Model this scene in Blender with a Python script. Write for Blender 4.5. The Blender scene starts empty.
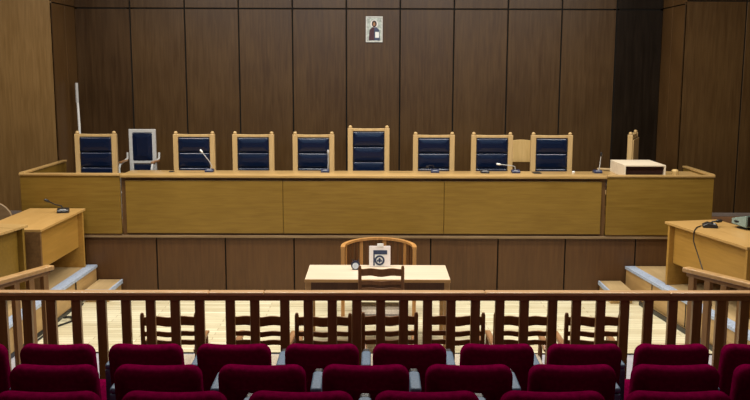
import bpy, bmesh, math, random
from mathutils import Vector, Matrix
random.seed(4)
R = math.radians
C = bpy.context.scene.collection
H = 2.92          # eye height above the court floor

# ------------------------------------------------------------------ materials
def new_mat(name):
    m = bpy.data.materials.new(name); m.use_nodes = True
    nt = m.node_tree
    return m, nt, nt.nodes['Principled BSDF']

def setv(b, rough=.5, spec=.5, metal=0, coat=0):
    b.inputs['Roughness'].default_value = rough
    b.inputs['Specular IOR Level'].default_value = spec
    b.inputs['Metallic'].default_value = metal
    b.inputs['Coat Weight'].default_value = coat

def plain(name, col, rough=.5, spec=.5, metal=0, var=.12, scale=30, bump=0, sheen=0):
    m, nt, b = new_mat(name); setv(b, rough, spec, metal)
    tc = nt.nodes.new('ShaderNodeTexCoord'); n = nt.nodes.new('ShaderNodeTexNoise')
    n.inputs['Scale'].default_value = scale; n.inputs['Detail'].default_value = 4
    r = nt.nodes.new('ShaderNodeValToRGB')
    a = [max(0, c*(1-var)) for c in col]; z = [min(1, c*(1+var)) for c in col]
    r.color_ramp.elements[0].color = (*a, 1); r.color_ramp.elements[1].color = (*z, 1)
    r.color_ramp.elements[0].position = .3; r.color_ramp.elements[1].position = .7
    nt.links.new(tc.outputs['Object'], n.inputs['Vector']); nt.links.new(n.outputs['Fac'], r.inputs['Fac'])
    nt.links.new(r.outputs['Color'], b.inputs['Base Color'])
    if bump:
        bp = nt.nodes.new('ShaderNodeBump'); bp.inputs['Strength'].default_value = bump; bp.inputs['Distance'].default_value = .004
        nt.links.new(n.outputs['Fac'], bp.inputs['Height']); nt.links.new(bp.outputs['Normal'], b.inputs['Normal'])
    if sheen:
        b.inputs['Sheen Weight'].default_value = sheen; b.inputs['Sheen Roughness'].default_value = .45
        b.inputs['Sheen Tint'].default_value = (min(1, col[0]*4), min(1, col[1]*4), min(1, col[2]*4), 1)
    return m

def wood(name, dark, light, axis='Z', fine=22, stretch=14, rough=.42, spec=.4, blotch=.35, coat=0, planks=None):
    """Veneer: fine noise drawn out along the grain axis plus slow blotches; optional plank seams (width, length)."""
    m, nt, b = new_mat(name); setv(b, rough, spec, 0, coat)
    N = nt.nodes.new; L = nt.links.new
    tc = N('ShaderNodeTexCoord'); mp = N('ShaderNodeMapping')
    s = [fine]*3; s['XYZ'.index(axis)] = fine/stretch
    mp.inputs['Scale'].default_value = s
    L(tc.outputs['Object'], mp.inputs['Vector'])
    n = N('ShaderNodeTexNoise'); n.inputs['Scale'].default_value = 1; n.inputs['Detail'].default_value = 5
    n.inputs['Distortion'].default_value = .6
    L(mp.outputs['Vector'], n.inputs['Vector'])
    n2 = N('ShaderNodeTexNoise'); n2.inputs['Scale'].default_value = 1.1; n2.inputs['Detail'].default_value = 2
    L(tc.outputs['Object'], n2.inputs['Vector'])
    r = N('ShaderNodeValToRGB'); r.color_ramp.elements[0].color = (*dark, 1); r.color_ramp.elements[1].color = (*light, 1)
    r.color_ramp.elements[0].position = .28; r.color_ramp.elements[1].position = .74
    mx = N('ShaderNodeMath'); mx.operation = 'MULTIPLY_ADD'; mx.inputs[1].default_value = blotch
    sub = N('ShaderNodeMath'); sub.operation = 'SUBTRACT'; sub.inputs[1].default_value = .5
    L(n2.outputs['Fac'], sub.inputs[0]); L(sub.outputs[0], mx.inputs[0]); L(n.outputs['Fac'], mx.inputs[2])
    L(mx.outputs[0], r.inputs['Fac'])
    out = r.outputs['Color']
    if planks:
        br = N('ShaderNodeTexBrick'); br.offset = .37; br.inputs['Scale'].default_value = 1
        br.inputs['Brick Width'].default_value = planks[1]; br.inputs['Row Height'].default_value = planks[0]
        br.inputs['Mortar Size'].default_value = .0035; br.inputs['Mortar Smooth'].default_value = .1
        br.inputs['Color1'].default_value = (1, 1, 1, 1); br.inputs['Color2'].default_value = (.80, .76, .70, 1)
        br.inputs['Mortar'].default_value = (.42, .34, .25, 1)
        L(tc.outputs['Object'], br.inputs['Vector'])
        mm = N('ShaderNodeMixRGB'); mm.blend_type = 'MULTIPLY'; mm.inputs['Fac'].default_value = 1
        L(out, mm.inputs['Color1']); L(br.outputs['Color'], mm.inputs['Color2']); out = mm.outputs['Color']
    L(out, b.inputs['Base Color'])
    rr = N('ShaderNodeMath'); rr.operation = 'MULTIPLY_ADD'; rr.inputs[1].default_value = .18; rr.inputs[2].default_value = rough-.09
    L(n.outputs['Fac'], rr.inputs[0]); L(rr.outputs[0], b.inputs['Roughness'])
    return m

M = {}
M['wall']    = wood('wall_veneer', (.050, .0250, .0078), (.076, .0405, .0130), 'Z', 34, 16, .34, .32, .8)
M['walldark'] = wood('dark_end_veneer', (.008, .0045, .002), (.015, .009, .0045), 'Z', 26, 18, .4, .12, .8)  # much darker veneer for the right end panel
M['wallmid'] = wood('brown_end_veneer', (.034, .0165, .0055), (.058, .030, .0105), 'Z', 26, 18, .36, .22, .8)  # somewhat darker veneer for the left end panel
M['wallreturn'] = wood('return_veneer', (.070, .034, .010), (.105, .054, .018), 'Z', 34, 16, .4, .25, .8)
M['sidewall']= wood('side_wall_veneer', (.125, .070, .022), (.175, .103, .036), 'Z', 34, 16, .40, .4, .8)
M['groove']  = plain('groove_black', (.006, .005, .004), .8, .2)
M['dado']    = wood('dais_front_veneer', (.064, .027, .0085), (.092, .041, .013), 'Z', 34, 14, .42, .4, .6)
M['bench']   = wood('bench_veneer', (.160, .090, .0125), (.215, .126, .020), 'X', 34, 12, .40, .4, .55)
M['benchtop']= wood('bench_top', (.34, .21, .075), (.48, .31, .12), 'X', 26, 14, .30, .5, .4)
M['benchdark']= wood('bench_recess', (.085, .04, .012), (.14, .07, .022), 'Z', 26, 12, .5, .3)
M['ledge']   = wood('ledge_wood', (.16, .10, .05), (.25, .17, .09), 'X', 26, 12, .4, .4)
M['desk']    = wood('desk_veneer', (.31, .165, .030), (.39, .212, .044), 'Y', 30, 12, .40, .4, .45)
M['desktop'] = wood('desk_top_veneer', (.40, .235, .075), (.48, .29, .10), 'Y', 22, 12, .34, .45, .45)
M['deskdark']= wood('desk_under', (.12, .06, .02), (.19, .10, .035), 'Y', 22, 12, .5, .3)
M['table']   = wood('table_top_pale', (.55, .45, .33), (.64, .54, .41), 'X', 20, 14, .32, .45, .3)
M['tablebody']= wood('table_body', (.34, .18, .06), (.47, .27, .10), 'X', 20, 12, .4, .4)
M['chair']   = wood('chair_stained', (.110, .042, .013), (.18, .075, .025), 'Z', 30, 10, .36, .5)
M['chairarm']= wood('chair_arm_worn', (.20, .09, .03), (.34, .17, .07), 'Y', 30, 10, .35, .5)
M['rush']    = plain('rush_seat', (.42, .36, .28), .6, .3, 0, .3, 60, .3)
M['rail']    = wood('rail_wood', (.40, .23, .10), (.56, .34, .17), 'X', 26, 14, .30, .5)
M['post']    = wood('post_wood', (.165, .078, .024), (.235, .118, .038), 'Z', 26, 12, .36, .45)
M['sidepost']= wood('side_post_wood', (.20, .10, .032), (.30, .16, .055), 'Z', 26, 12, .36, .45)
M['siderail']= wood('side_rail_wood', (.36, .20, .07), (.50, .30, .12), 'Y', 26, 14, .32, .5)
M['judge']   = wood('judge_chair_wood', (.40, .265, .11), (.54, .37, .17), 'Z', 30, 12, .38, .45)
M['navy']    = plain('navy_leather', (.0025, .0075, .026), .22, .5, 0, .2, 60, .03)
M['plywood'] = wood('pale_plywood', (.45, .30, .11), (.58, .40, .17), 'Z', 26, 12, .4, .4)
M['witness'] = wood('witness_wood', (.34, .16, .045), (.50, .26, .085), 'Z', 26, 12, .34, .5)
M['witdark'] = wood('witness_slat', (.075, .030, .010), (.13, .057, .018), 'Z', 26, 12, .4, .4)
M['floor']   = wood('floor_boards', (.62, .57, .38), (.80, .76, .56), 'X', 22, 16, .30, .5, .5, 0, (.085, 1.3))
M['greyfloor']= plain('grey_floor', (.38, .38, .42), .35, .5, 0, .12, 8)
M['tier']    = wood('tier_boards', (.16, .075, .030), (.25, .12, .05), 'X', 20, 12, .5, .3)
M['platform']= wood('platform_boards', (.34, .235, .11), (.46, .33, .165), 'Y', 20, 12, .45, .35)
M['riser']   = wood('platform_riser', (.36, .22, .08), (.48, .31, .13), 'Y', 20, 12, .45, .35)
M['nosing']  = plain('grey_nosing', (.36, .43, .55), .35, .5, 0, .3, 60)
M['velvet']  = plain('maroon_velvet', (.135, .0004, .028), .85, .0, 0, .25, 40, .15, 0)
M['armgrey'] = plain('blue_grey_pad', (.075, .125, .20), .55, .35, 0, .25, 70, .2)
M['black']   = plain('black_plastic', (.010, .010, .012), .4, .5)
M['bluebase']= plain('dark_blue_plastic', (.012, .020, .06), .35, .5)
M['white']   = plain('white_paint', (.72, .72, .70), .45, .4, 0, .05)
M['greymetal']= plain('grey_painted_metal', (.42, .42, .41), .4, .5, 0, .08)
M['greybase'] = plain('grey_skirting', (.20, .17, .15), .3, .5, 0, .08)
M['chrome']  = plain('silver_metal', (.6, .6, .6), .25, .5, 1, .05)
M['carton']  = wood('box_board', (.62, .52, .38), (.74, .64, .49), 'X', 16, 10, .5, .3)
M['boxdark'] = plain('box_inside', (.05, .02, .014), .7, .2)
M['paper']   = plain('paper', (.78, .72, .70), .6, .3, 0, .04)
M['ink']     = plain('ink_dark', (.035, .045, .09), .6, .3)
M['gold']    = plain('pale_gold_leaf', (.36, .40, .36), .45, .5, .15, .5, 35)
M['iconframe'] = plain('silver_frame', (.50, .50, .46), .4, .5, .2, .3, 40)
M['skin']    = plain('painted_face', (.30, .15, .08), .6, .3)
M['hair']    = plain('painted_hair', (.03, .02, .015), .6, .3)
M['robered'] = plain('painted_red_robe', (.06, .022, .03), .6, .3, 0, .4, 60)
M['robeblue']= plain('painted_blue_robe', (.05, .06, .11), .6, .3, 0, .4, 60)
M['screen']  = plain('grey_green_plastic', (.21, .28, .25), .45, .4, 0, .08)
M['ceiling'] = plain('ceiling_paint', (.25, .24, .22), .8, .2, 0, .04, 3)
M['glass']   = plain('clock_dial', (.62, .72, .85), .15, .6, 0, .1)

# ------------------------------------------------------------------ mesh helper
class MB:
    def __init__(s): s.bm = bmesh.new()
    def box(s, x0, x1, y0, y1, z0, z1, bev=0, seg=2, mat=None):
        v = [s.bm.verts.new(p) for p in ((x0,y0,z0),(x1,y0,z0),(x1,y1,z0),(x0,y1,z0),(x0,y0,z1),(x1,y0,z1),(x1,y1,z1),(x0,y1,z1))]
        f = [s.bm.faces.new([v[i] for i in q]) for q in ((3,2,1,0),(4,5,6,7),(0,1,5,4),(1,2,6,5),(2,3,7,6),(3,0,4,7))]
        if mat is not None:
            for k in v: k.co = mat @ k.co
        if bev:
            ed = list({e for k in f for e in k.edges})
            bmesh.ops.bevel(s.bm, geom=ed, offset=bev, segments=seg, affect='EDGES', profile=.5)
        return s
    def prism(s, pts, d, axis='Y', at=0, bev=0):
        """closed polygon pts (2-D) extruded by d along axis starting at 'at'"""
        def P(a, b, c):
            return {'Y': (a, c, b), 'X': (c, a, b), 'Z': (a, b, c)}[axis]
        n = len(pts)
        A = [s.bm.verts.new(P(a, b, at)) for a, b in pts]; B = [s.bm.verts.new(P(a, b, at+d)) for a, b in pts]
        fs = [s.bm.faces.new(A), s.bm.faces.new(B[::-1])]
        for i in range(n): fs.append(s.bm.faces.new((A[i], B[i], B[(i+1)%n], A[(i+1)%n])))
        bmesh.ops.recalc_face_normals(s.bm, faces=fs)
        if bev:
            ed = list({e for k in fs[:2] for e in k.edges})
            bmesh.ops.bevel(s.bm, geom=ed, offset=bev, segments=1, affect='EDGES')
        return s
    def tube(s, pts, r, n=10, cap=True):
        pts = [Vector(p) for p in pts]; m = len(pts)
        rs = r if isinstance(r, (list, tuple)) else [r]*m
        rings = []
        up = None
        for i, p in enumerate(pts):
            t = (pts[min(i+1, m-1)] - pts[max(i-1, 0)]).normalized()
            if up is None:
                up = Vector((0,0,1)) if abs(t.z) < .9 else Vector((1,0,0))
            a = t.cross(up).normalized(); b = a.cross(t).normalized(); up = b
            rings.append([s.bm.verts.new(p + (a*math.cos(2*math.pi*k/n) + b*math.sin(2*math.pi*k/n))*rs[i]) for k in range(n)])
        fs = []
        for i in range(m-1):
            for k in range(n):
                fs.append(s.bm.faces.new((rings[i][k], rings[i][(k+1)%n], rings[i+1][(k+1)%n], rings[i+1][k])))
        if cap:
            fs.append(s.bm.faces.new(rings[0][::-1])); fs.append(s.bm.faces.new(rings[-1]))
        bmesh.ops.recalc_face_normals(s.bm, faces=fs)
        return s
    def lathe(s, prof, n=20, c=(0,0,0)):
        rings = []
        for r, z in prof:
            rings.append([s.bm.verts.new((c[0]+r*math.cos(2*math.pi*k/n), c[1]+r*math.sin(2*math.pi*k/n), c[2]+z)) for k in range(n)])
        fs = []
        for i in range(len(rings)-1):
            for k in range(n):
                fs.append(s.bm.faces.new((rings[i][k], rings[i][(k+1)%n], rings[i+1][(k+1)%n], rings[i+1][k])))
        fs.append(s.bm.faces.new(rings[0][::-1])); fs.append(s.bm.faces.new(rings[-1]))
        bmesh.ops.recalc_face_normals(s.bm, faces=fs)
        return s
    def sweep_rect(s, path, w, h):
        """rectangular section (w sideways, h up) along a path lying roughly in XY"""
        path = [Vector(p) for p in path]; m = len(path); rings = []
        for i, p in enumerate(path):
            t = path[min(i+1, m-1)] - path[max(i-1, 0)]; t.z = 0; t.normalize()
            a = Vector((-t.y, t.x, 0))*w/2
            rings.append([s.bm.verts.new(p+a+Vector((0,0,dz))) if k else s.bm.verts.new(p-a+Vector((0,0,dz))) for k, dz in ((0,-h/2),(1,-h/2),(1,h/2),(0,h/2))])
        fs = []
        for i in range(m-1):
            for k in range(4): fs.append(s.bm.faces.new((rings[i][k], rings[i][(k+1)%4], rings[i+1][(k+1)%4], rings[i+1][k])))
        fs.append(s.bm.faces.new(rings[0][::-1])); fs.append(s.bm.faces.new(rings[-1]))
        bmesh.ops.recalc_face_normals(s.bm, faces=fs)
        return s
    def pillow(s, w, h, prof, r, saddle=0, n=8, center=(0,0,0), mat=None):
        """rounded rectangle in XZ (bottom edge z=0); prof = list of (inset, y) from one face to the other"""
        def ring(d, y):
            hw, hh = w/2-d, h/2-d; rr = max(min(r-d*.6, hw*.98, hh*.98), .004); out = []
            def top(x, z):
                return z - saddle*(math.cos(math.pi*x/w))*(1 if z > 0 else 0)*max(0, z/hh)**2
            for cx, cz, a0 in ((hw-rr, hh-rr, 0), (-hw+rr, hh-rr, 90), (-hw+rr, -hh+rr, 180), (hw-rr, -hh+rr, 270)):
                for k in range(n+1):
                    a = R(a0+90*k/n); out.append((cx+rr*math.cos(a), cz+rr*math.sin(a)))
                nx = {0: (-hw+rr, hh), 90: (-hw, -hh+rr), 180: (hw-rr, -hh), 270: (hw, hh-rr)}[a0]
                lx, lz = out[-1]
                for q in range(1, 8): out.append((lx+(nx[0]-lx)*q/8, lz+(nx[1]-lz)*q/8))
            return [(x+center[0], y+center[1], top(x, z)+h/2+center[2]) for x, z in out]
        rings = []
        for d, y in prof:
            ps = ring(d, y)
            rings.append([s.bm.verts.new(mat @ Vector(p) if mat is not None else p) for p in ps])
        fs = []; m = len(rings[0])
        for i in range(len(rings)-1):
            for k in range(m): fs.append(s.bm.faces.new((rings[i][k], rings[i][(k+1)%m], rings[i+1][(k+1)%m], rings[i+1][k])))
        fs.append(s.bm.faces.new(rings[0][::-1])); fs.append(s.bm.faces.new(rings[-1]))
        bmesh.ops.recalc_face_normals(s.bm, faces=fs)
        return s
    def build(s, name, mat, parent=None, smooth=False, loc=None):
        me = bpy.data.meshes.new(name); s.bm.to_mesh(me); s.bm.free()
        me.materials.append(M[mat])
        if smooth:
            me.polygons.foreach_set('use_smooth', [True]*len(me.polygons)); me.set_sharp_from_angle(angle=R(38))
        o = bpy.data.objects.new(name, me); C.objects.link(o)
        if parent: o.parent = parent
        if loc: o.location = loc
        return o

def soft(e, t, bulge=0, inner=None):
    """edge profile for a pillow of thickness t (y from -t/2 to t/2), fillet e, faces bulging"""
    p = []
    if bulge:
        p += [(e+.5*(inner or .08)*2, -t/2-bulge), (e+(inner or .08), -t/2-bulge*.8)]
    for k in range(0, 6):
        a = R(90*k/5); p.append((e*(1-math.sin(a)), -t/2+e*(1-math.cos(a))))
    for k in range(5, -1, -1):
        a = R(90*k/5); p.append((e*(1-math.sin(a)), t/2-e*(1-math.cos(a))))
    if bulge:
        p += [(e+(inner or .08), t/2+bulge*.8), (e+.5*(inner or .08)*2, t/2+bulge)]
    return p

def tag(o, label, cat, group=None):
    o['label'] = label; o['category'] = cat
    if group: o['group'] = group
    return o
def struct(o): o['kind'] = 'structure'; return o
def thing(name, label, cat, loc=(0,0,0), rz=0, group=None):
    o = bpy.data.objects.new(name, None); C.objects.link(o)
    o.empty_display_size = .1
    o.location = loc; o.rotation_euler = (0, 0, rz)
    return tag(o, label, cat, group)
def dup(root, label, loc, rz=0, group=None):
    r = root.copy(); C.objects.link(r); r.location = loc; r.rotation_euler = (0, 0, rz); r['label'] = label
    if group: r['group'] = group
    for ch in list(root.children):
        c = ch.copy(); C.objects.link(c); c.parent = r
        for g in list(ch.children):
            d = g.copy(); C.objects.link(d); d.parent = c
    return r
ORD = ['first', 'second', 'third', 'fourth', 'fifth', 'sixth', 'seventh', 'eighth', 'ninth', 'tenth']

# ------------------------------------------------------------------ room shell
YB, YF, YD = 13.9, 12.9, 11.3       # back wall, side front-facing walls, dais front
XL, XR = -4.71, 4.50                # alcove returns
DZ = .76                            # dais height
TOP = 5.4
def panel_wall(name, xs, y, z0, zs, mat, gap=.022, depth=.02, face=-1):
    """veneer panels with dark open joints: returns the wall object, with the joints as one child"""
    w = MB()
    for a, b in zip(xs[:-1], xs[1:]):
        for c, d in zip(zs[:-1], zs[1:]):
            w.box(a+gap/2*(a != xs[0]), b-gap/2*(b != xs[-1]), y, y+depth, c+gap/2 if c != zs[0] else c, d-gap/2 if d != zs[-1] else d, .003, 1)
    o = struct(w.build(name, mat))
    k = MB().box(xs[0]+.03, xs[-1]-.03, y+depth-.004, y+depth+.10, z0, zs[-1])
    k.build('joint_backing', 'groove', o)
    return o
seams = [XL] + [-.458+.845*k for k in range(-5, 7) if XL+.2 < -.458+.845*k < XR-.1] + [XR]
panel_wall('wall_back', seams[1:-1], YB, DZ, [DZ, 3.865, TOP], 'wall')
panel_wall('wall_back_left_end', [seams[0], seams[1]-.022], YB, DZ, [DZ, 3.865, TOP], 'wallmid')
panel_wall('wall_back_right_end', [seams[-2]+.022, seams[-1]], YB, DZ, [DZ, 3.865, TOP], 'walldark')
struct(MB().box(seams[1]-.022, seams[1], YB+.012, YB+.1, DZ, TOP).build('trim_3', 'groove'))
struct(MB().box(seams[-2], seams[-2]+.022, YB+.012, YB+.1, DZ, TOP).build('trim_4', 'groove'))
# alcove returns (planes facing the middle of the room)
def return_wall(name, x, sgn, mat):
    w = MB()
    xa, xb = (x-.02, x) if sgn > 0 else (x, x+.02)
    ym = (YF+YB)/2+.05
    for a, b in ((YF, ym-.006), (ym+.006, YB-.002)):
        for c, d in ((DZ, 3.88-.008), (3.88+.008, TOP)):
            w.box(xa, xb, a, b, c, d, .002, 1)
    o = struct(w.build(name, mat))
    MB().box(x-.1 if sgn > 0 else x+.018, x-.018 if sgn > 0 else x+.1, YF+.03, YB, DZ, TOP).build('joint_backing', 'groove', o)
    return o
return_wall('wall_left_return', XL, 1, 'wallreturn')
return_wall('wall_right_return', XR, -1, 'wallreturn')
panel_wall('wall_left', [-7.0, -5.98, XL-.0], YF, DZ, [DZ, 4.02, TOP], 'sidewall', .012)
panel_wall('wall_right', [XR, 5.39, 6.25, 7.0], YF, DZ, [DZ, 3.925, TOP], 'wall', .02)
struct(MB().box(-7.1, -7.0, -3, YF+.1, 0, TOP).build('wall_left_side', 'sidewall'))
struct(MB().box(7.0, 7.1, -3, YF+.1, 0, TOP).build('wall_right_side', 'wall'))
struct(MB().box(-7.1, 7.1, -3.1, -3.0, 0, TOP).build('wall_rear', 'wall'))
struct(MB().box(-7.1, 7.1, -3.1, YB+.15, TOP, TOP+.1).build('ceiling', 'ceiling'))
struct(MB().box(-7.0, 7.0, 8.74, YD+.1, -.1, 0).build('floor', 'floor'))
struct(MB().box(-7.0, 7.0, 6.72, 8.70, -.1, 0).build('floor_entrance', 'greyfloor'))
struct(MB().box(-7.0, 7.0, 8.70, 8.74, -.1, .004).build('trim_1', 'groove'))
# audience tiers
struct(MB().box(-7.0, 7.0, 4.95, 6.72, -.1, .215, .01, 1).build('floor_tier', 'tier'))
struct(MB().box(-7.0, 7.0, 4.10, 4.95, -.1, .369, .01, 1).build('floor_tier.001', 'tier'))
struct(MB().box(-7.0, 7.0, -3.0, 4.10, -.1, .538, .01, 1).build('floor_tier.002', 'tier'))
# dais: floor, panelled front, ledge
struct(MB().box(-7.0, 7.0, YD+.12, YB+.1, DZ-.06, DZ).build('floor_dais', 'tier'))
dx = [-7.0, -5.1, -4.13, -3.19, -2.86, -1.94, -1.05, .715, 1.62, 2.50, 3.40, 4.35, 5.3, 7.0]
dx = [-7.0, -5.72, -4.78, -3.84, -2.89, -1.98, -1.07, -.16, .74, 1.63, 2.52, 3.45, 4.36, 5.26, 7.0]
panel_wall('wall_dais', dx, YD, 0, [0, DZ-.035], 'dado', .018)
struct(MB().box(-7.0, 7.0, YD-.035, YD+.14, DZ-.035, DZ, .006).build('trim_2', 'ledge'))
for sx, nm in ((-1, 'baseboard_left'), (1, 'baseboard_right')):
    xs = (-7.0, XL-.02) if sx < 0 else (XR+.02, 7.0)
    struct(MB().box(xs[0], xs[1], YF-.02, YF, DZ, DZ+.055, .004).build(nm, 'greybase'))

# ------------------------------------------------------------------ judges' bench
def bench_main():
    t = thing('judges_bench', "long golden wood judges' bench with recessed panels in the middle of the dais", 'bench', (0, YD, DZ))
    x0, x1, h = -3.32, 3.02, .80
    MB().box(x0-.005, x1+.005, -.06, .50, h-.035, h, .006).build('worktop', 'benchtop', t, True)
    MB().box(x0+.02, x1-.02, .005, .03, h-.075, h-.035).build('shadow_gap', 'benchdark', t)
    xs = [x0+.055, -1.205, .905, x1-.055]
    for a, b in zip(xs[:-1], xs[1:]):
        MB().box(a+.003, b-.003, -.035, -.005, .028, h-.075, .004).build('front_panel', 'bench', t)
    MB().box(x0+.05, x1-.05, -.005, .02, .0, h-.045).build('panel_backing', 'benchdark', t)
    for a, b in ((x0, x0+.055), (x1-.055, x1)):
        MB().box(a, b, -.008, .48, 0, h-.035, .003).build('end_panel', 'benchdark', t)
    MB().box(x0+.05, x1-.05, .36, .385, .08, h-.045).build('modesty_shelf', 'benchdark', t)
    return t
bench_main()
def bench_wing(label, xa, xb, side):
    t = thing('bench_wing', label, 'bench', ((xa+xb)/2, YD, DZ), 0, 'bench wings')
    w = (xb-xa)/2; h = .815
    MB().box(-w, w, -.045, .0, .02, h-.028, .004).build('front_panel', 'bench', t)
    MB().box(-w-.01*(side<0), w+.01*(side>0), 0.0, .34 if side < 0 else .72, h-.063, h-.035, .004).build('worktop', 'benchtop', t)
    MB().box(-w-.01*(side<0), w+.01*(side>0), -.06, .004, h-.028, h, .005).build('cap_rail', 'benchtop', t, True)
    MB().box(-w+.01, w-.01, -.03, .0, 0, .02).build('plinth', 'benchdark', t)
    e = -w if side < 0 else w
    a, b = (e, e+.04) if side < 0 else (e-.04, e)
    depth = YF-YD-.03 if side < 0 else 1.0
    MB().box(a, b, .0, depth, 0, h-.012, .005).build('side_panel', 'bench', t)
    MB().box(a-.015, b+.015, -.03, depth, h-.012, h+.012, .004).build('side_rail', 'benchtop', t)
    return t
bench_wing("left wing of the judges' bench, below the leftmost navy chair", -4.63, -3.33, -1)
bench_wing("right wing of the judges' bench, carrying the pale open box", 3.03, 4.42, 1)

# ------------------------------------------------------------------ judges' chairs
def judge_chair(name, label, height, group):
    t = thing(name, label, 'chair', (0,0,0), 0, group)
    w, sh = .594, .47
    for sx in (-1, 1):
        x = sx*(w/2-.036)
        p = MB().box(x-.036, x+.036, -.035, .035, 0, height-.035, .006)
        p = p.build('back_post', 'judge', t)
        MB().lathe([(.012, 0), (.024, .006), (.028, .02), (.022, .034), (.008, .042)], 12, (x, 0, height-.037)).build('finial', 'judge', p, True)
        MB().box(x-.028, x+.028, .44, .50, 0, .66, .006).build('front_leg', 'judge', t)
        MB().box(x-.035, x+.035, .03, .54, .66, .695, .01).build('armrest', 'judge', t)
    n = 12; top = height-.022
    pts = [(-w/2+.07, top-.055)] + [(w/2-.07, top-.055)] + [((w/2-.07)*(1-2*k/n), top-.014-.004*math.sin(math.pi*k/n)) for k in range(n+1)]
    MB().prism(pts, .05, 'Y', -.025, .004).build('top_rail', 'judge', t)
    hi = top-.056; lo = sh+.06; seg = (hi-lo)
    hs = [.215, .215, seg-.43] if seg > .6 else [seg/3]*3
    z = hi
    for q in range(3):
        z -= hs[q]
        MB().pillow(w-.145, hs[q]-.004, soft(.026, .085, .004, .05), .02, 0, 4, (0, .005, z)).build('back_pad', 'navy', t, True)
    MB().box(-w/2+.07, w/2-.07, -.035, -.022, lo-.04, hi).build('back_board', 'judge', t)
    m = Matrix.Translation((0, .26, sh)) @ Matrix.Rotation(R(-90), 4, 'X')
    MB().pillow(w-.15, .46, soft(.03, .10, .015, .08), .03, 0, 5, (0, 0, -.23), m).build('seat_cushion', 'navy', t, True)
    MB().box(-w/2+.012, w/2-.012, -.052, -.036, .30, hi-.03, .003).build('rear_panel', 'judge', t)
    MB().box(-w/2+.04, w/2-.04, .0, .50, sh-.11, sh-.05, .004).build('seat_frame', 'judge', t)
    return t
jc = [(96.5, 'high-backed navy leather chair behind the left bench wing', 1.285), 
      (194.5, "high-backed navy leather chair just right of the small white-framed chair, behind the bench", 1.285),
      (253.5, "high-backed navy leather chair third from left behind the judges' bench", 1.285),
      (313.5, 'high-backed navy leather chair just left of the tallest chair, behind an upright microphone', 1.285),
      (433.5, 'high-backed navy leather chair just right of the tallest chair behind the bench', 1.285),
      (491.5, 'high-backed navy leather chair just left of the plain plywood chair back', 1.285),
      (551.0, 'high-backed navy leather chair just right of the plain plywood chair back', 1.285)]
YC = 12.40
jx = lambda px, Y=YC: (px-375)/870*Y*1.0035
G = 'high-backed chairs behind the bench'
# built facing the court: local +Y is the front of the chair
proto = None
for px, lab, hgt in jc:
    loc = (jx(px), YC, DZ)
    if proto is None:
        proto = judge_chair('judge_chair', lab, hgt, G); proto.location = loc; proto.rotation_euler = (0, 0, math.pi)
    else:
        dup(proto, lab, loc, math.pi)
tall = judge_chair('judge_chair', "tallest navy leather chair, the presiding seat at the middle of the bench", 1.375, G)
tall.location = (jx(368.5), YC, DZ); tall.rotation_euler = (0, 0, math.pi)
side = dup(proto, 'wooden high-backed chair turned sideways behind the pale open box', (jx(635, 12.6), 12.75, DZ), R(66))

# small white-framed chair
t = thing('framed_armchair', 'small navy armchair with white frame beside the leftmost judge chair', 'chair', (jx(143, 12.95), 12.95, DZ), math.pi)
w, h = .40, 1.28
fr = MB()
for sx in (-1, 1): fr.box(sx*(w/2-.03)-.03, sx*(w/2-.03)+.03, -.02, .02, .46, h, .006)
fr.box(-w/2+.05, w/2-.05, -.02, .02, h-.05, h, .006); fr.box(-w/2+.05, w/2-.05, -.02, .02, .77, .81, .006)
fr.build('back_frame', 'greymetal', t)
MB().pillow(w-.10, h-.05-.81, soft(.02, .05, .012, .05), .02, 0, 4, (0, .004, .81)).build('back_pad', 'navy', t, True)
MB().pillow(w-.12, .28, soft(.015, .03), .02, 0, 4, (0, -.004, .48)).build('lower_back_pad', 'navy', t, True)
m = Matrix.Translation((0, .24, .47)) @ Matrix.Rotation(R(-90), 4, 'X')
MB().pillow(w, .44, soft(.03, .08, .01, .08), .03, 0, 5, (0, 0, -.22), m).build('seat_cushion', 'navy', t, True)
for sx in (-1, 1):
    x = sx*(w/2+.035)
    MB().tube([(x, .44, .0), (x, .44, .74), (x, .40, .79), (x, .0, .84), (x, -.02, .93)], .016, 8).build('arm_frame', 'greymetal', t, True)
    MB().box(x-.025, x+.025, .05, .40, .805, .835, .01).build('arm_pad', 'chairarm', t)
    MB().tube([(sx*(w/2-.03), -.0, .47), (sx*(w/2-.03), -.10, 0)], .016, 8).build('rear_leg', 'greymetal', t, True)
    MB().tube([(sx*(w/2-.02), .40, .42), (x, .44, .38)], .012, 8).build('seat_bracket', 'greymetal', t, True)

# plywood chair
t = thing('plywood_chair', 'plain pale plywood chair standing behind two judge chairs', 'chair', (jx(521, 13.0), 13.0, DZ), math.pi)
n = 10
pts = [(-.19, .80), (.19, .80)] + [(.19-.0-.38*k/n, 1.115+.022*math.sin(math.pi*k/n)) for k in range(n+1)]
MB().prism(pts, .02, 'Y', -.01, .004).build('backrest', 'plywood', t)
MB().box(-.2, .2, .0, .40, .44, .465, .008).build('seat', 'plywood', t)
for sx in (-1, 1):
    MB().tube([(sx*.17, -.025, 1.0), (sx*.17, -.02, .46), (sx*.17, -.06, 0)], .013, 8).build('rear_leg', 'black', t, True)
    MB().tube([(sx*.17, .36, .445), (sx*.18, .40, 0)], .013, 8).build('front_leg', 'black', t, True)

# white pole in the left corner
t = thing('slim_pole', 'slim white pole standing in the left corner behind the chairs', 'pole', (jx(80.5, 13.5), 13.5, DZ))
MB().tube([(0,0,.02), (0,0,1.3), (-.012,0,1.92)], [.022, .02, .016], 12).build('shaft', 'white', t, True)
MB().tube([(-.012,0,1.65), (-.013,0,1.95)], [.024, .024], 12).build('sleeve', 'greymetal', t, True)
MB().lathe([(.12,0),(.12,.015),(.03,.03)], 20).build('foot', 'greymetal', t, True)

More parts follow.
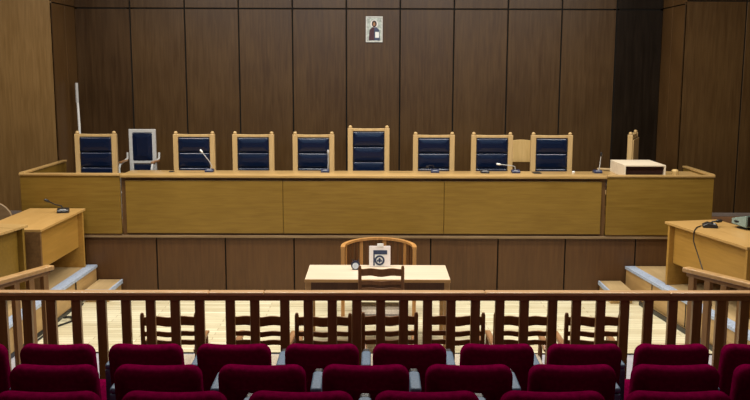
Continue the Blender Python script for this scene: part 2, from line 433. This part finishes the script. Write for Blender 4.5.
# open box on the right wing
BT = DZ+.78
t = thing('open_box', 'pale open-fronted box resting on the right bench wing', 'box', (3.53, YD+.006, BT))
w, d, h = .54, .70, .160
MB().box(-w/2, w/2, -.0, d, h-.018, h, .003).build('lid', 'carton', t)
for a, b in ((-w/2, -w/2+.018), (w/2-.018, w/2)): MB().box(a, b, .0, d, 0, h-.018, .002).build('side', 'carton', t)
MB().box(-w/2+.018, w/2-.018, d-.018, d, 0.0, h-.018).build('rear_board', 'boxdark', t)
MB().box(-w/2+.018, w/2-.018, .01, d-.018, 0, .012).build('bottom', 'boxdark', t)
MB().box(-w/2+.018, w/2-.018, .06, .075, .012, h-.018).build('inner_panel', 'boxdark', t)
tag(MB().lathe([(.035,0),(.045,.012),(.045,.075),(.028,.095)], 16).build('round_knob_block', 'plywood', None, True, (3.96, YD+.12, BT)),
    'small tan rounded block beside the pale open box', 'block')

# ------------------------------------------------------------------ microphones
def microphone(label, loc, rz, stem, base_mat='bluebase', tip='black', stem_mat='greymetal', size=1):
    """wedge base with a gooseneck; stem = list of points from the base"""
    t = thing('desk_microphone', label, 'microphone', loc, rz, 'desk microphones'); t.scale = (size,)*3
    b0 = MB().prism([(-.06,0),(.06,0),(.06,.022),(.02,.042),(-.05,.03),(-.06,.02)], .11, 'X', -.055, .004).build('base', base_mat, t)
    MB().box(-.03, .03, -.045, -.01, .024, .034, .003).build('button', 'greymetal', b0)
    if stem:
        g = MB().tube(stem, .006, 8).build('gooseneck', stem_mat, t, True)
        a, b = Vector(stem[-2]), Vector(stem[-1]); d = (b-a).normalized()
        MB().tube([b-d*.012, b, b+d*.035, b+d*.045], [.008, .014, .014, .008], 10).build('capsule', tip, g, True)
    return t
BZ = DZ+.80
bx = lambda px, Y: (px-375)/870*Y*1.003
S = lambda *p: list(p)
microphone('bench microphone leaning left in front of the second navy chair from left', (bx(209, 11.62), 11.62, BZ), 0,
           S((0,.02,.03),(.03,.02,.07),(.0,0,.14),(-.09,-.02,.265)), 'bluebase', 'white')
microphone('bench microphone with upright stem left of the tallest chair', (bx(325, 11.62), 11.62, BZ), 0,
           S((.035,.02,.03),(.04,.02,.12),(.04,.01,.255)), 'bluebase', 'greymetal')
microphone('low bench microphone before the chair right of the tallest one', (bx(435, 11.62), 11.62, BZ), 0,
           S((0,.03,.03),(-.02,.02,.09),(-.07,-.02,.10),(-.10,-.08,.09)), 'bluebase', 'black', 'black')
microphone('flat stemless microphone base on the bench, second from right', (bx(485, 11.58), 11.58, BZ), 0, None, 'black')
microphone('bench microphone with gooseneck laid out flat and a white tip', (bx(516, 11.62), 11.62, BZ), 0,
           S((0,.02,.03),(-.01,.02,.08),(-.06,.0,.095),(-.22,-.03,.115)), 'bluebase', 'white')
microphone('upright bench microphone at the right end of the judges bench', (bx(598, 11.62), 11.62, BZ), 0,
           S((.02,.02,.03),(.035,.02,.1),(.04,.0,.235)), 'bluebase', 'black')
tag(MB().box(-.05,.05,-.1,.1,0,.008,.002).build('phone_handset', 'black', None, False, (bx(537,11.6), 11.6, BZ)), 'flat dark handset lying on the bench beside the flat-laid microphone', 'handset')
tag(MB().lathe([(.018,0),(.02,.004),(.02,.02),(.014,.026)], 14).build('bottle_cap', 'white', None, True, (bx(574,11.6), 11.6, BZ)), 'tiny white cap on the bench near its right end', 'cap')
tag(MB().box(-.03,.03,-.04,.04,0,.012,.003).build('pen_tray', 'black', None, False, (bx(171,11.6), 11.6, BZ)), 'small black tray on the bench left of the leaning microphone', 'tray')

# ------------------------------------------------------------------ icon picture
t = thing('icon_picture', 'small gold icon painting of a robed figure hung high on the back wall', 'picture', (-.02, YB, 3.55))
w, h = .265, .40
f = MB()
f.box(-w/2, w/2, -.022, 0, -h/2, -h/2+.022, .003); f.box(-w/2, w/2, -.022, 0, h/2-.022, h/2, .003)
f.box(-w/2, -w/2+.022, -.022, 0, -h/2+.022, h/2-.022, .003); f.box(w/2-.022, w/2, -.022, 0, -h/2+.022, h/2-.022, .003)
f.build('frame', 'iconframe', t)
MB().box(-w/2+.02, w/2-.02, -.012, -.002, -h/2+.02, h/2-.02).build('painted_panel', 'gold', t)
disc = lambda cx, cz, a, b, n=20: [(cx+a*math.cos(2*math.pi*k/n), cz+b*math.sin(2*math.pi*k/n)) for k in range(n)]
MB().prism(disc(0, .085, .055, .06), .002, 'Y', -.014).build('halo', 'paper', t)
MB().prism(disc(0, .085, .040, .052), .002, 'Y', -.016).build('hair', 'hair', t)
MB().prism(disc(0, .08, .019, .030), .002, 'Y', -.018).build('face', 'skin', t)
MB().prism([(-.085,-.17),(.0,-.17),(.0,.03),(-.03,.035),(-.075,-.01)], .002, 'Y', -.016).build('red_robe', 'robered', t)
MB().prism([(.0,-.17),(.09,-.17),(.08,-.01),(.03,.035),(.0,.03)], .002, 'Y', -.0165).build('blue_robe', 'robeblue', t)
MB().prism([(.015,-.13),(.075,-.13),(.075,-.04),(.015,-.04)], .002, 'Y', -.0185).build('book', 'white', t)

# ------------------------------------------------------------------ side platforms and steps
PZ = .36
def platform(label, edge, outer):
    """edge = (x at the dais, x at the near end): plan polygon with a grey nosing along the court edge"""
    t = thing('side_platform', label, 'platform', (0,0,0), 0, 'side platforms')
    y1, y0 = YD-.03, 7.15
    xa, xb = edge; sg = 1 if outer > 0 else -1
    def quad(i0, i1, z0, z1, name, mat, ya=y0, yb=y1):
        MB().prism([(xa+sg*i0, yb), (xb+sg*i0, ya), (xb+sg*i1, ya), (xa+sg*i1, yb)], z1-z0, 'Z', z0).build(name, mat, t)
    out = abs(outer)-max(abs(xa), abs(xb))-.01
    quad(.02, out, .02, PZ-.012, 'body', 'riser')
    MB().prism([(xa+sg*.125, y1), (xb+sg*.125, y0), (outer, y0), (outer, y1)], .012, 'Z', PZ-.012).build('deck', 'platform', t)
    quad(-.005, .125, PZ-.035, PZ, 'nosing', 'nosing')
    quad(.005, .03, 0, .05, 'skirting', 'black', y0, YD-.66)
    quad(.012, .03, .05, PZ-.035, 'riser_board', 'riser')
    for k in range(4):
        f = .2+.22*k
        xx = xa+(xb-xa)*f; yy = y1+(y0-y1)*f
        MB().box(xx+sg*.005-.002, xx+sg*.005+.014, yy-.004, yy+.004, .05, PZ-.035).build('joint', 'black', t)
    return t
platform('left wooden platform with pale grey nosing under the left desks', (-3.68, -3.70), -6.98)
platform('right wooden platform with pale grey nosing under the right desk', (3.32, 3.76), 6.98)
def step(label, xa, xb, sg):
    t = thing('corner_step', label, 'step', ((xa+xb)/2, YD-.03, 0), 0, 'corner steps')
    w = (xb-xa)/2
    MB().box(-w, w, -.56, 0, 0, .148, .003).build('body', 'riser', t)
    MB().box(-w, w, -.56, 0, .148, .16, .003).build('tread', 'platform', t)
    e = -w if sg < 0 else w
    MB().box(min(e, e+sg*.025)-.0, max(e, e+sg*.025), -.585, 0, .11, .164, .004).build('side_nosing', 'nosing', t)
    MB().box(-w, w, -.585, -.56, .11, .164, .004).build('front_nosing', 'nosing', t)
    return t
step('low wooden step against the left platform by the dais front', -3.665, -3.37, 1)
step('low wooden step against the right platform by the dais front', 2.99, 3.265, -1)

# ------------------------------------------------------------------ side desks
def side_desk(label, corner, ang, length, width, sg, z0, h, group='side desks', body='desk', top='desktop'):
    """local: origin at the court-side far corner, x outward from the court, -y towards the viewer"""
    t = thing('side_desk', label, 'desk', (corner[0], corner[1], z0), ang, group)
    X = lambda a, b: (min(sg*a, sg*b), max(sg*a, sg*b))
    def B(a, b, y0, y1, za, zb, nm, mt, bev=.004):
        x0, x1 = X(a, b); return MB().box(x0, x1, y0, y1, za, zb, bev).build(nm, mt, t)
    B(0, width, -length, 0, h-.03, h, 'desktop', top)
    B(.075, .10, -length+.04, -.10, .27, h-.03, 'front_panel', body)
    B(.01, width-.02, -.10, -.06, 0, h-.03, 'end_panel', body)
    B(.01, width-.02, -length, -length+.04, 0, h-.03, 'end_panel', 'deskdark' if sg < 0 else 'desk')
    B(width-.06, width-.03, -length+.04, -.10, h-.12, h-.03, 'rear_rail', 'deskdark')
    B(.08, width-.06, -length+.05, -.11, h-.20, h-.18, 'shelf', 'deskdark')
    return t
side_desk('left side desk of golden wood carrying a microphone', (-3.775, 11.2), 0, 1.53, .72, -1, PZ, .765)
side_desk('golden wood desk at the left picture edge, in front of the microphone desk', (-3.88, 9.58), R(-10), 1.35, .72, -1, PZ, .84, body='bench', top='benchtop')
side_desk('right side desk of golden wood with a trailing microphone cable', (3.495, 10.34), R(12.5), 1.58, .70, 1, PZ, .765)
DT = PZ+.765
microphone('black gooseneck microphone on the left side desk', (-3.95, 10.88, DT), R(15),
           S((0,.03,.03),(-.02,.03,.06),(-.07,.02,.075),(-.13,-.02,.115)), 'black', 'black', 'black', 1.3)
mt = microphone('black low microphone on the right side desk', (3.89, 9.95, DT), R(75),
           S((0,.0,.035),(.0,-.02,.05),(.02,-.06,.052)), 'black', 'black', 'black', 1.35)
def desk_edge(s, off=0):   # point on the right desk's court edge, s metres from its far corner
    return Vector((3.495+math.sin(R(12.5))*s-off*math.cos(R(12.5)), 10.34-math.cos(R(12.5))*s-off*math.sin(R(12.5)), 0))
p1 = desk_edge(.62, -.01); p2 = desk_edge(.64, .012); p3 = desk_edge(.82, .014); p4 = desk_edge(1.05, .03)
tag(MB().tube([(3.80, 9.98, DT+.012), (3.72, 9.90, DT+.007), (p1.x, p1.y, DT+.007), (p2.x, p2.y, DT-.002), (p2.x, p2.y, DT-.12), (p3.x, p3.y, DT-.36), (p4.x, p4.y, DT-.62), (p4.x-.0, p4.y-.05, PZ+.012)], .0065, 8).build('microphone_cable', 'black', None, True),
    'thin black cable hanging down the front of the right side desk', 'cable')
tag(MB().tube([(-3.66, 10.6, .012), (-3.62, 10.1, .012), (-3.55, 9.95, .03), (-3.60, 9.84, .06), (-3.65, 9.9, .03), (-3.60, 9.98, .012), (-3.52, 9.86, .012), (-3.64, 9.6, .012), (-3.66, 8.9, .012)], .011, 8).build('floor_cable', 'black', None, True),
    'black cable looped on the floor along the left platform', 'cable')
# grey-green device on the right desk
t = thing('desk_monitor', 'grey-green sloping monitor housing at the right picture edge on the right desk', 'monitor', (4.275, 9.90, DT), R(28)); t.scale = (.8,.8,.72)
MB().lathe([(.11,0),(.11,.012),(.04,.02),(.035,.05)], 18).build('stand', 'black', t, True)
m = MB(); 
v = [m.bm.verts.new(p) for p in ((-.17,-.16,.04),(.17,-.16,.04),(.17,-.16,.235),(-.17,-.16,.235),(-.10,.16,.06),(.10,.16,.06),(.10,.16,.15),(-.10,.16,.15))]
for q in ((0,1,2,3),(5,4,7,6),(1,5,6,2),(4,0,3,7),(3,2,6,7),(4,5,1,0)): m.bm.faces.new([v[i] for i in q])
bmesh.ops.recalc_face_normals(m.bm, faces=m.bm.faces[:]); bmesh.ops.bevel(m.bm, geom=m.bm.edges[:], offset=.012, segments=2, affect='EDGES')
hs = m.build('housing', 'screen', t)
MB().box(-.15, .15, -.172, -.155, .06, .215, .004).build('screen', 'black', hs)
MB().box(-.135, -.12, -.09, .08, .10, .13, .003).build('vent_slot', 'black', hs)

# round-backed chair at the left edge
t = thing('round_back_chair', 'wooden chair with rounded back behind the left desk, at the picture edge', 'chair', (-4.79, 10.75, PZ), 0)
arc = [(.26*math.cos(R(a)), .66+.26*math.sin(R(a))) for a in range(0, 181, 15)]
MB().prism([(.26,.56)]+arc+[(-.26,.56)], .035, 'Y', -.02, .006).build('backrest', 'ledge', t)
MB().box(-.24, .24, .0, .46, .42, .46, .012).build('seat', 'ledge', t)
for sx in (-1, 1):
    MB().box(sx*.21-.02, sx*.21+.02, -.018, .018, 0, .60, .004).build('rear_leg', 'ledge', t)
    MB().box(sx*.21-.02, sx*.21+.02, .40, .44, 0, .42, .004).build('front_leg', 'ledge', t)

# ------------------------------------------------------------------ witness table and its things
TY0, TY1, TH = 8.85, 9.53, .76
t = thing('witness_table', 'pale-topped wooden table in the middle of the court floor', 'table', (.03, TY0, 0))
w = 1.525
MB().box(-w/2+.004, w/2-.004, .004, TY1-TY0, TH-.03, TH, .002).build('tabletop', 'table', t)
MB().box(-w/2, w/2, -.004, .004, TH-.034, TH-.003, .002).build('edge_band', 'tablebody', t)
MB().box(-w/2+.05, w/2-.05, .035, .055, TH-.145, TH-.03).build('apron', 'witdark', t)
MB().box(-w/2+.05, w/2-.05, .62, .64, TH-.145, TH-.03).build('apron', 'witdark', t)
for sx in (-1, 1):
    MB().box(min(sx*(w/2-.05), sx*(w/2-.03)), max(sx*(w/2-.05), sx*(w/2-.03)), .055, .62, TH-.145, TH-.03).build('side_apron', 'witdark', t)
    for y in (.03, .60):
        x = sx*(w/2-.035); MB().box(x-.03, x+.03, y, y+.055, 0, TH-.03, .004).build('leg', 'tablebody', t)

# ladder-back armchair
def slat_pts(w, h, wave, n=16):
    top = [(-w/2+w*k/n, h/2+wave*(.9*math.sin(math.pi*k/n)-.45*math.cos(4*math.pi*k/n)+.3)) for k in range(n+1)]
    bot = [(w/2-w*k/n, -h/2+wave*(.3*math.sin(math.pi*k/n)-.45*math.cos(4*math.pi*k/n))) for k in range(n+1)]
    return top+bot
def ladder_slat(t, z, w, h, wave, y=0):
    m = MB(); pts = slat_pts(w, h, wave); n = len(pts)
    A, B = [], []
    for x, zz in pts:
        yy = y - .03*(1-(2*x/w)**2); zz -= .006*(1-(2*x/w)**2)          # bowed backwards and sagging
        A.append(m.bm.verts.new((x, yy-.009, z+zz))); B.append(m.bm.verts.new((x, yy+.009, z+zz)))
    h2 = n//2; fs = []
    for L, fl in ((A, 0), (B, 1)):
        for k in range(h2-1):
            q = [L[k], L[k+1], L[n-2-k], L[n-1-k]]
            fs.append(m.bm.faces.new(q if not fl else q[::-1]))
    for k in range(n): fs.append(m.bm.faces.new((A[k], B[k], B[(k+1)%n], A[(k+1)%n])))
    bmesh.ops.recalc_face_normals(m.bm, faces=fs)
    return m.build('slat', 'chair', t, True)
def ladder_chair(label, group, arm=.635, fx0=.232, ax=.212):
    t = thing('ladderback_armchair', label, 'chair', (0,0,0), 0, group)
    w = .475
    for sx in (-1, 1):
        x = sx*(w/2-.019)
        MB().tube([(x*.96, .04, 0), (x*.98, .01, .42), (x, 0, .60), (x, -.005, .925), (x, -.006, .95)], [.016, .02, .019, .018, .012], 10).build('back_post', 'chair', t, True)
        fx = sx*fx0
        MB().tube([(fx, .41, 0), (fx, .41, .44), (fx, .41, arm-.01)], [.016, .021, .017], 10).build('front_leg', 'chair', t, True)
        m = MB().prism([(.0,.0),(.10,.022),(.42,.03),(.47,.02),(.47,.0),(.40,-.005),(.0,-.022)], .05, 'X', -.025, .006)
        o = m.build('armrest', 'chairarm', t); o.location = (sx*ax, .0, arm); o.rotation_euler = (0, 0, R(-(2 if arm > .6 else 8)*sx))
        MB().tube([(x*.98, .02, .20), (fx, .41, .20)], .011, 8).build('side_stretcher', 'chair', t, True)
    ladder_slat(t, .882, w-.055, .066, .012)
    ladder_slat(t, .775, w-.055, .032, .010)
    ladder_slat(t, .700, w-.055, .032, .010)
    MB().prism([(-.215,.0),(.215,.0),(fx0,.44),(-fx0,.44)], .035, 'Z', .415, .008).build('seat', 'rush', t)
    MB().tube([(-fx0, .41, .27), (fx0, .41, .27)], .011, 8).build('front_stretcher', 'chair', t, True)
    return t
cg = 'ladder-back armchairs in a row behind the railing'
labs = ['leftmost ladder-back wooden armchair in the row behind the railing, set apart',
        'second ladder-back wooden armchair from left in the row behind the railing',
        'third ladder-back wooden armchair from left in the row behind the railing',
        'middle ladder-back wooden armchair in the row of seven, right before the witness table',
        'third ladder-back wooden armchair from right in the row behind the railing',
        'second ladder-back wooden armchair from right in the row behind the railing',
        'rightmost ladder-back wooden armchair in the row behind the railing']
CY = 6.93
cp = None
for px, lab in zip((170.5, 260.5, 324, 390, 457, 522.5, 593.5), labs):
    loc = ((px-375)/870*7.16, CY + .009*(px-375)/122 + random.uniform(-.015, .015), 0); rz = random.uniform(-.03, .03)
    if cp is None:
        cp = ladder_chair(lab, cg); cp.location = loc; cp.rotation_euler = (0, 0, .04)
    else: dup(cp, lab, loc, rz)
ac = ladder_chair('ladder-back wooden armchair drawn up to the pale witness table, back turned', None, .555, .275, .235); ac.location = (.066, 8.66, 0)

# semicircular witness seat behind the table
t = thing('barrel_chair', 'wide wooden barrel chair with slatted curved back behind the pale table', 'chair', (.045, 10.15, 0))
hz = lambda a: .838 + .045*max(0, math.sin(a))**1.5
path = []
N = 28
for k in range(N+1):
    a = math.pi*(k/N); path.append((.425*math.cos(a), .30*math.sin(a)**.8 if math.sin(a) > 1e-6 else 0, hz(a)))
path = [(.425, -.06, .835)] + path + [(-.425, -.06, .835)]
MB().sweep_rect(path, .05, .028).build('top_rail', 'witness', t)
for k in range(1, 18):
    a = math.pi*k/18; x, y = .42*math.cos(a), .295*math.sin(a)**.8
    mm = Matrix.Translation((x, y, 0)) @ Matrix.Rotation(a+math.pi/2, 4, 'Z')
    MB().box(-.022, .022, -.009, .009, .42, hz(a)-.016, .003, 1, mm).build('slat', 'witdark' if k % 4 else 'witness', t)
for sx in (-1, 1):
    MB().box(sx*.425-.022, sx*.425+.022, -.06, -.02, 0, .822, .004).build('front_post', 'witness', t)
    MB().box(sx*.30-.02, sx*.30+.02, .17, .21, 0, .40, .004).build('rear_leg', 'witness', t)
seatp = [(.41*math.cos(math.pi*k/20), .285*math.sin(math.pi*k/20)) for k in range(21)]
MB().prism([(.41,-.05)]+seatp+[(-.41,-.05)], .04, 'Z', .39, .006).build('seat', 'witness', t)

# framed document on the table
t = thing('document_stand', 'upright pale document stand with dark emblem print on the witness table', 'document stand', (.055, 9.42, TH))
tilt = Matrix.Rotation(R(-10), 4, 'X')
def tb(x0, x1, y0, y1, z0, z1, nm, mt, bev=0): 
    return MB().box(x0, x1, y0, y1, z0, z1, bev, 2, tilt).build(nm, mt, t)
tb(-.118, .118, .0, .015, .002, .235, 'board', 'paper', .004)
def flat(pts, y, nm, mt, par=None):
    m = MB().prism(pts, .002, 'Y', y)
    bmesh.ops.transform(m.bm, matrix=tilt, verts=m.bm.verts[:]); return m.build(nm, mt, par or t)
flat([(-.067,.141),(.082,.141),(.082,.188),(-.067,.188)], -.0022, 'dark_header', 'ink')
flat([(-.072,.017),(-.056,.017),(-.056,.188),(-.072,.188)], -.0024, 'side_band', 'ink')
def ring(ro, ri, cx, cz, y, nm, mt, n=28):
    m = MB(); A = [];
    for k in range(n):
        a = 2*math.pi*k/n; A.append([m.bm.verts.new((cx+r*math.cos(a), yy, cz+r*math.sin(a))) for r, yy in ((ro, y), (ri, y), (ri, y+.002), (ro, y+.002))])
    for k in range(n):
        for q in range(4): m.bm.faces.new((A[k][q], A[k][(q+1)%4], A[(k+1)%n][(q+1)%4], A[(k+1)%n][q]))
    bmesh.ops.recalc_face_normals(m.bm, faces=m.bm.faces[:]); bmesh.ops.transform(m.bm, matrix=tilt, verts=m.bm.verts[:])
    return m.build(nm, mt, t)
sheet = flat([(-.055,.012),(.052,.012),(.052,.138),(-.055,.138)], -.002, 'white_sheet', 'white')
ring(.056, .036, -.002, .076, -.0042, 'emblem_ring', 'ink')
flat(disc(-.002, .076, .016, .026), -.0042, 'emblem', 'ink', sheet)
for sx in (-1, 1): flat(disc(-.002+sx*.024, .070, .006, .014), -.0042, 'emblem_leaf', 'ink', sheet)
MB().prism([(.03,0),(.12,0),(.05,.15)], .06, 'X', -.03).build('prop', 'paper', t)
tb(-.03, .04, -.006, .02, .225, .262, 'clip', 'white', .003)
# small round clock
t = thing('table_clock', 'small round dark-rimmed clock on the left part of the witness table', 'clock', (bx(355.5, 9.38), 9.30, TH))
m = MB(); m.tube([(0,-.015,.052), (0,.02,.052)], [.05, .046], 24); case = m.build('case', 'bluebase', t, True)
MB().tube([(0,-.018,.045), (0,-.0149,.045)], .034, 24).build('dial', 'glass', case, True)
MB().box(-.035, .035, -.02, .03, 0, .008, .002).build('foot', 'black', t)
MB().tube([(-.02,0,.095),(-.035,0,.115)], [.006,.009], 8).tube([(.02,0,.095),(.035,0,.115)], [.006,.009], 8).build('bells', 'black', t)

# ------------------------------------------------------------------ railings
RH = 1.215
t = thing('balustrade', 'long dark wooden balustrade crossing in front of the audience seats', 'railing', (0, 6.60, .215), .009)
RX = [-3.25, -1.29, -.86, .86, 2.3, 3.25]
rh = RH-.215
for a, b in zip(RX[:-1], RX[1:]):
    MB().box(a+.001, b-.001, -.045, .045, rh-.03, rh, .010, 3).build('handrail', 'rail', t, True)
MB().box(-3.25, 3.25, -.036, .036, rh-.068, rh-.03, .004).build('under_rail', 'post', t)
MB().box(-3.25, 3.25, -.03, .03, .06, .12, .004).build('bottom_rail', 'post', t)
pxs = [3, 28, 52, 77, 102, 126.5, 151, 175.5, 200, 230.5, 255, 285, 308.5, 332.5, 357, 381, 404, 428, 451.5, 476, 500.5, 525, 553.5, 577.5, 602, 626, 650, 674.5, 699, 723, 747]
for px in pxs:
    x = (px-375)/870*6.78
    MB().box(x-.036, x+.036, -.022, .022, .12, rh-.068, .005).build('post', 'post', t)
for x in (-3.2, -2.0, -.65, .65, 2.0, 3.2): MB().box(x-.03, x+.03, -.03, .03, 0, .06).build('foot_block', 'post', t)

def side_railing(label, far, near):
    f, n_ = Vector(far), Vector(near); d = (n_-f); L = d.length; ang = math.atan2(d.y, d.x)
    t = thing('side_railing', label, 'railing', (f.x, f.y, 0), ang, 'side railings')
    MB().box(-.03, L, -.045, .045, RH-.04, RH, .008).build('handrail', 'siderail', t)
    MB().box(.0, L, -.02, .02, RH-.075, RH-.04).build('under_rail', 'sidepost', t)
    MB().box(.0, L, -.025, .025, .06, .12).build('bottom_rail', 'sidepost', t)
    k = .055
    while k < L-.03:
        MB().box(k-.030, k+.030, -.022, .022, 0.0, RH-.075, .004).build('post', 'sidepost', t); k += .165
    return t
side_railing('short splayed railing at the left end of the balustrade', (-2.865, 7.46), (-3.20, 6.67))
side_railing('short splayed railing at the right end of the balustrade', (2.75, 7.46), (3.20, 6.70))

# ------------------------------------------------------------------ audience seats
def seat(label):
    t = thing('audience_seat', label, 'seat', (0,0,0), 0, 'maroon audience seats')
    m = Matrix.Translation((0, .02, .405)) @ Matrix.Rotation(R(10), 4, 'X')
    MB().pillow(.475, .575, soft(.042, .105, .012, .06), .072, .016, 8, (0, 0, 0), m).build('backrest', 'velvet', t, True)
    m = Matrix.Translation((0, .33, .44)) @ Matrix.Rotation(R(-82), 4, 'X')
    MB().pillow(.46, .44, soft(.04, .11, .012, .06), .05, 0, 6, (0, 0, -.22), m).build('seat_cushion', 'velvet', t, True)
    MB().box(-.20, .20, .10, .50, .345, .385, .006).build('seat_pan', 'black', t)
    MB().box(-.235, .235, .10, .15, .36, .42, .004).build('cross_bar', 'black', t)
    return t
def add_arm(t, sx):
    x = sx*.2815
    a = MB().pillow(.064, .27, soft(.014, .035), .024, 0, 6, (0, 0, 0), Matrix.Translation((x, .06, .765)) @ Matrix.Rotation(R(-88), 4, 'X')).build('armrest', 'armgrey', t, True)
    MB().prism([(.32,.792),(.37,.79),(.42,.765),(.47,.70),(.52,.60),(.52,.40),(.32,.40)], .05, 'X', x-.025, .008).build('arm_front', 'black', a)
    MB().box(x-.02, x+.02, .08, .50, .12, .40, .006).build('side_panel', 'black', t)
    MB().box(x-.028, x+.028, .06, .32, .40, .748, .006).build('arm_body', 'armgrey', a)
    MB().box(x-.03, x+.03, .12, .54, 0, .12, .006).build('floor_bracket', 'black', t)
rows = [(5.45, .215, -.338, range(-4, 6), 'front row of maroon velvet seats nearest the balustrade'),
        (4.61, .369, -.048, range(-3, 5), 'second row of maroon velvet seats behind the front row'),
        (3.77, .538, -.328, range(-2, 4), 'rearmost row of maroon velvet seats at the picture bottom')]
p_mid = seat('x'); add_arm(p_mid, -1)
p_end = None
first = True
for ri, (y, z, x0, ks, rl) in enumerate(rows):
    ks = list(ks)
    for i, k in enumerate(ks):
        lab = f'maroon velvet seat, {ORD[i]} from left in the ' + ('front row against the balustrade', 'middle row of seats', 'nearest row along the picture bottom')[ri]
        loc = (x0+.563*k, y+.009*(x0+.563*k), z)
        if i == len(ks)-1:
            e = dup(p_mid, lab, loc); add_arm(e, 1)
        elif first:
            p_mid.location = loc; p_mid['label'] = lab; first = False
        else:
            dup(p_mid, lab, loc)

# ------------------------------------------------------------------ lights: ceiling panels over the court
def lamp(name, loc, size, power, col=(1, .93, .82), rot=(0,0,0), spread=180):
    d = bpy.data.lights.new(name, 'AREA'); d.shape = 'RECTANGLE'; d.size, d.size_y = size
    d.energy = power; d.color = col; d.spread = R(spread)
    o = bpy.data.objects.new(name, d); C.objects.link(o); o.location = loc; o.rotation_euler = rot
    return o
for x in (-3.6, -1.2, 1.2, 3.6):
    lamp('ceiling_and_fill_lamp', (x, 7.7, TOP-.05), (1.2, .5), 75, (1, .94, .84))
    lamp('ceiling_and_fill_lamp', (x, 9.7, TOP-.05), (1.2, .5), 105, (1, .94, .84))
for x in (-2.4, 0, 2.4):
    lamp('ceiling_and_fill_lamp', (x, 11.6, TOP-.05), (1.2, .4), 45, (1, .95, .88))
for x in (-2.2, 2.2):
    lamp('ceiling_and_fill_lamp', (x, 3.4, TOP-.05), (1.2, .5), 16, (1, .92, .8))  # added faint fill over the audience to lift the posts and chairs
# added cool area light high at the rear for the back wall's bluish sheen
lamp('rear_sheen_light', (0, -2.9, 4.6), (9, 1.0), 15, (.50, .70, 1), (R(90), 0, 0), 50)
lamp('ceiling_and_fill_lamp', (-5.6, 10.6, TOP-.05), (.6, .6), 45, (1, .94, .84))

w = bpy.data.worlds.new('World'); bpy.context.scene.world = w; w.use_nodes = True
w.node_tree.nodes['Background'].inputs['Color'].default_value = (.5, .6, .8, 1)
w.node_tree.nodes['Background'].inputs['Strength'].default_value = .0

# ------------------------------------------------------------------ camera
cd = bpy.data.cameras.new('Camera'); cam = bpy.data.objects.new('Camera', cd); C.objects.link(cam)
cam.location = (0, 0, H); cam.rotation_euler = (R(90-8.5), 0, 0)
cam.rotation_euler.rotate_axis('Z', R(.17))
cd.sensor_width = 36; cd.lens = 870/750*36; cd.clip_start = .1
sc = bpy.context.scene; sc.camera = cam
sc.view_settings.view_transform = 'Standard'; sc.view_settings.look = 'None'
sc.view_settings.exposure = 0; sc.view_settings.gamma = 1
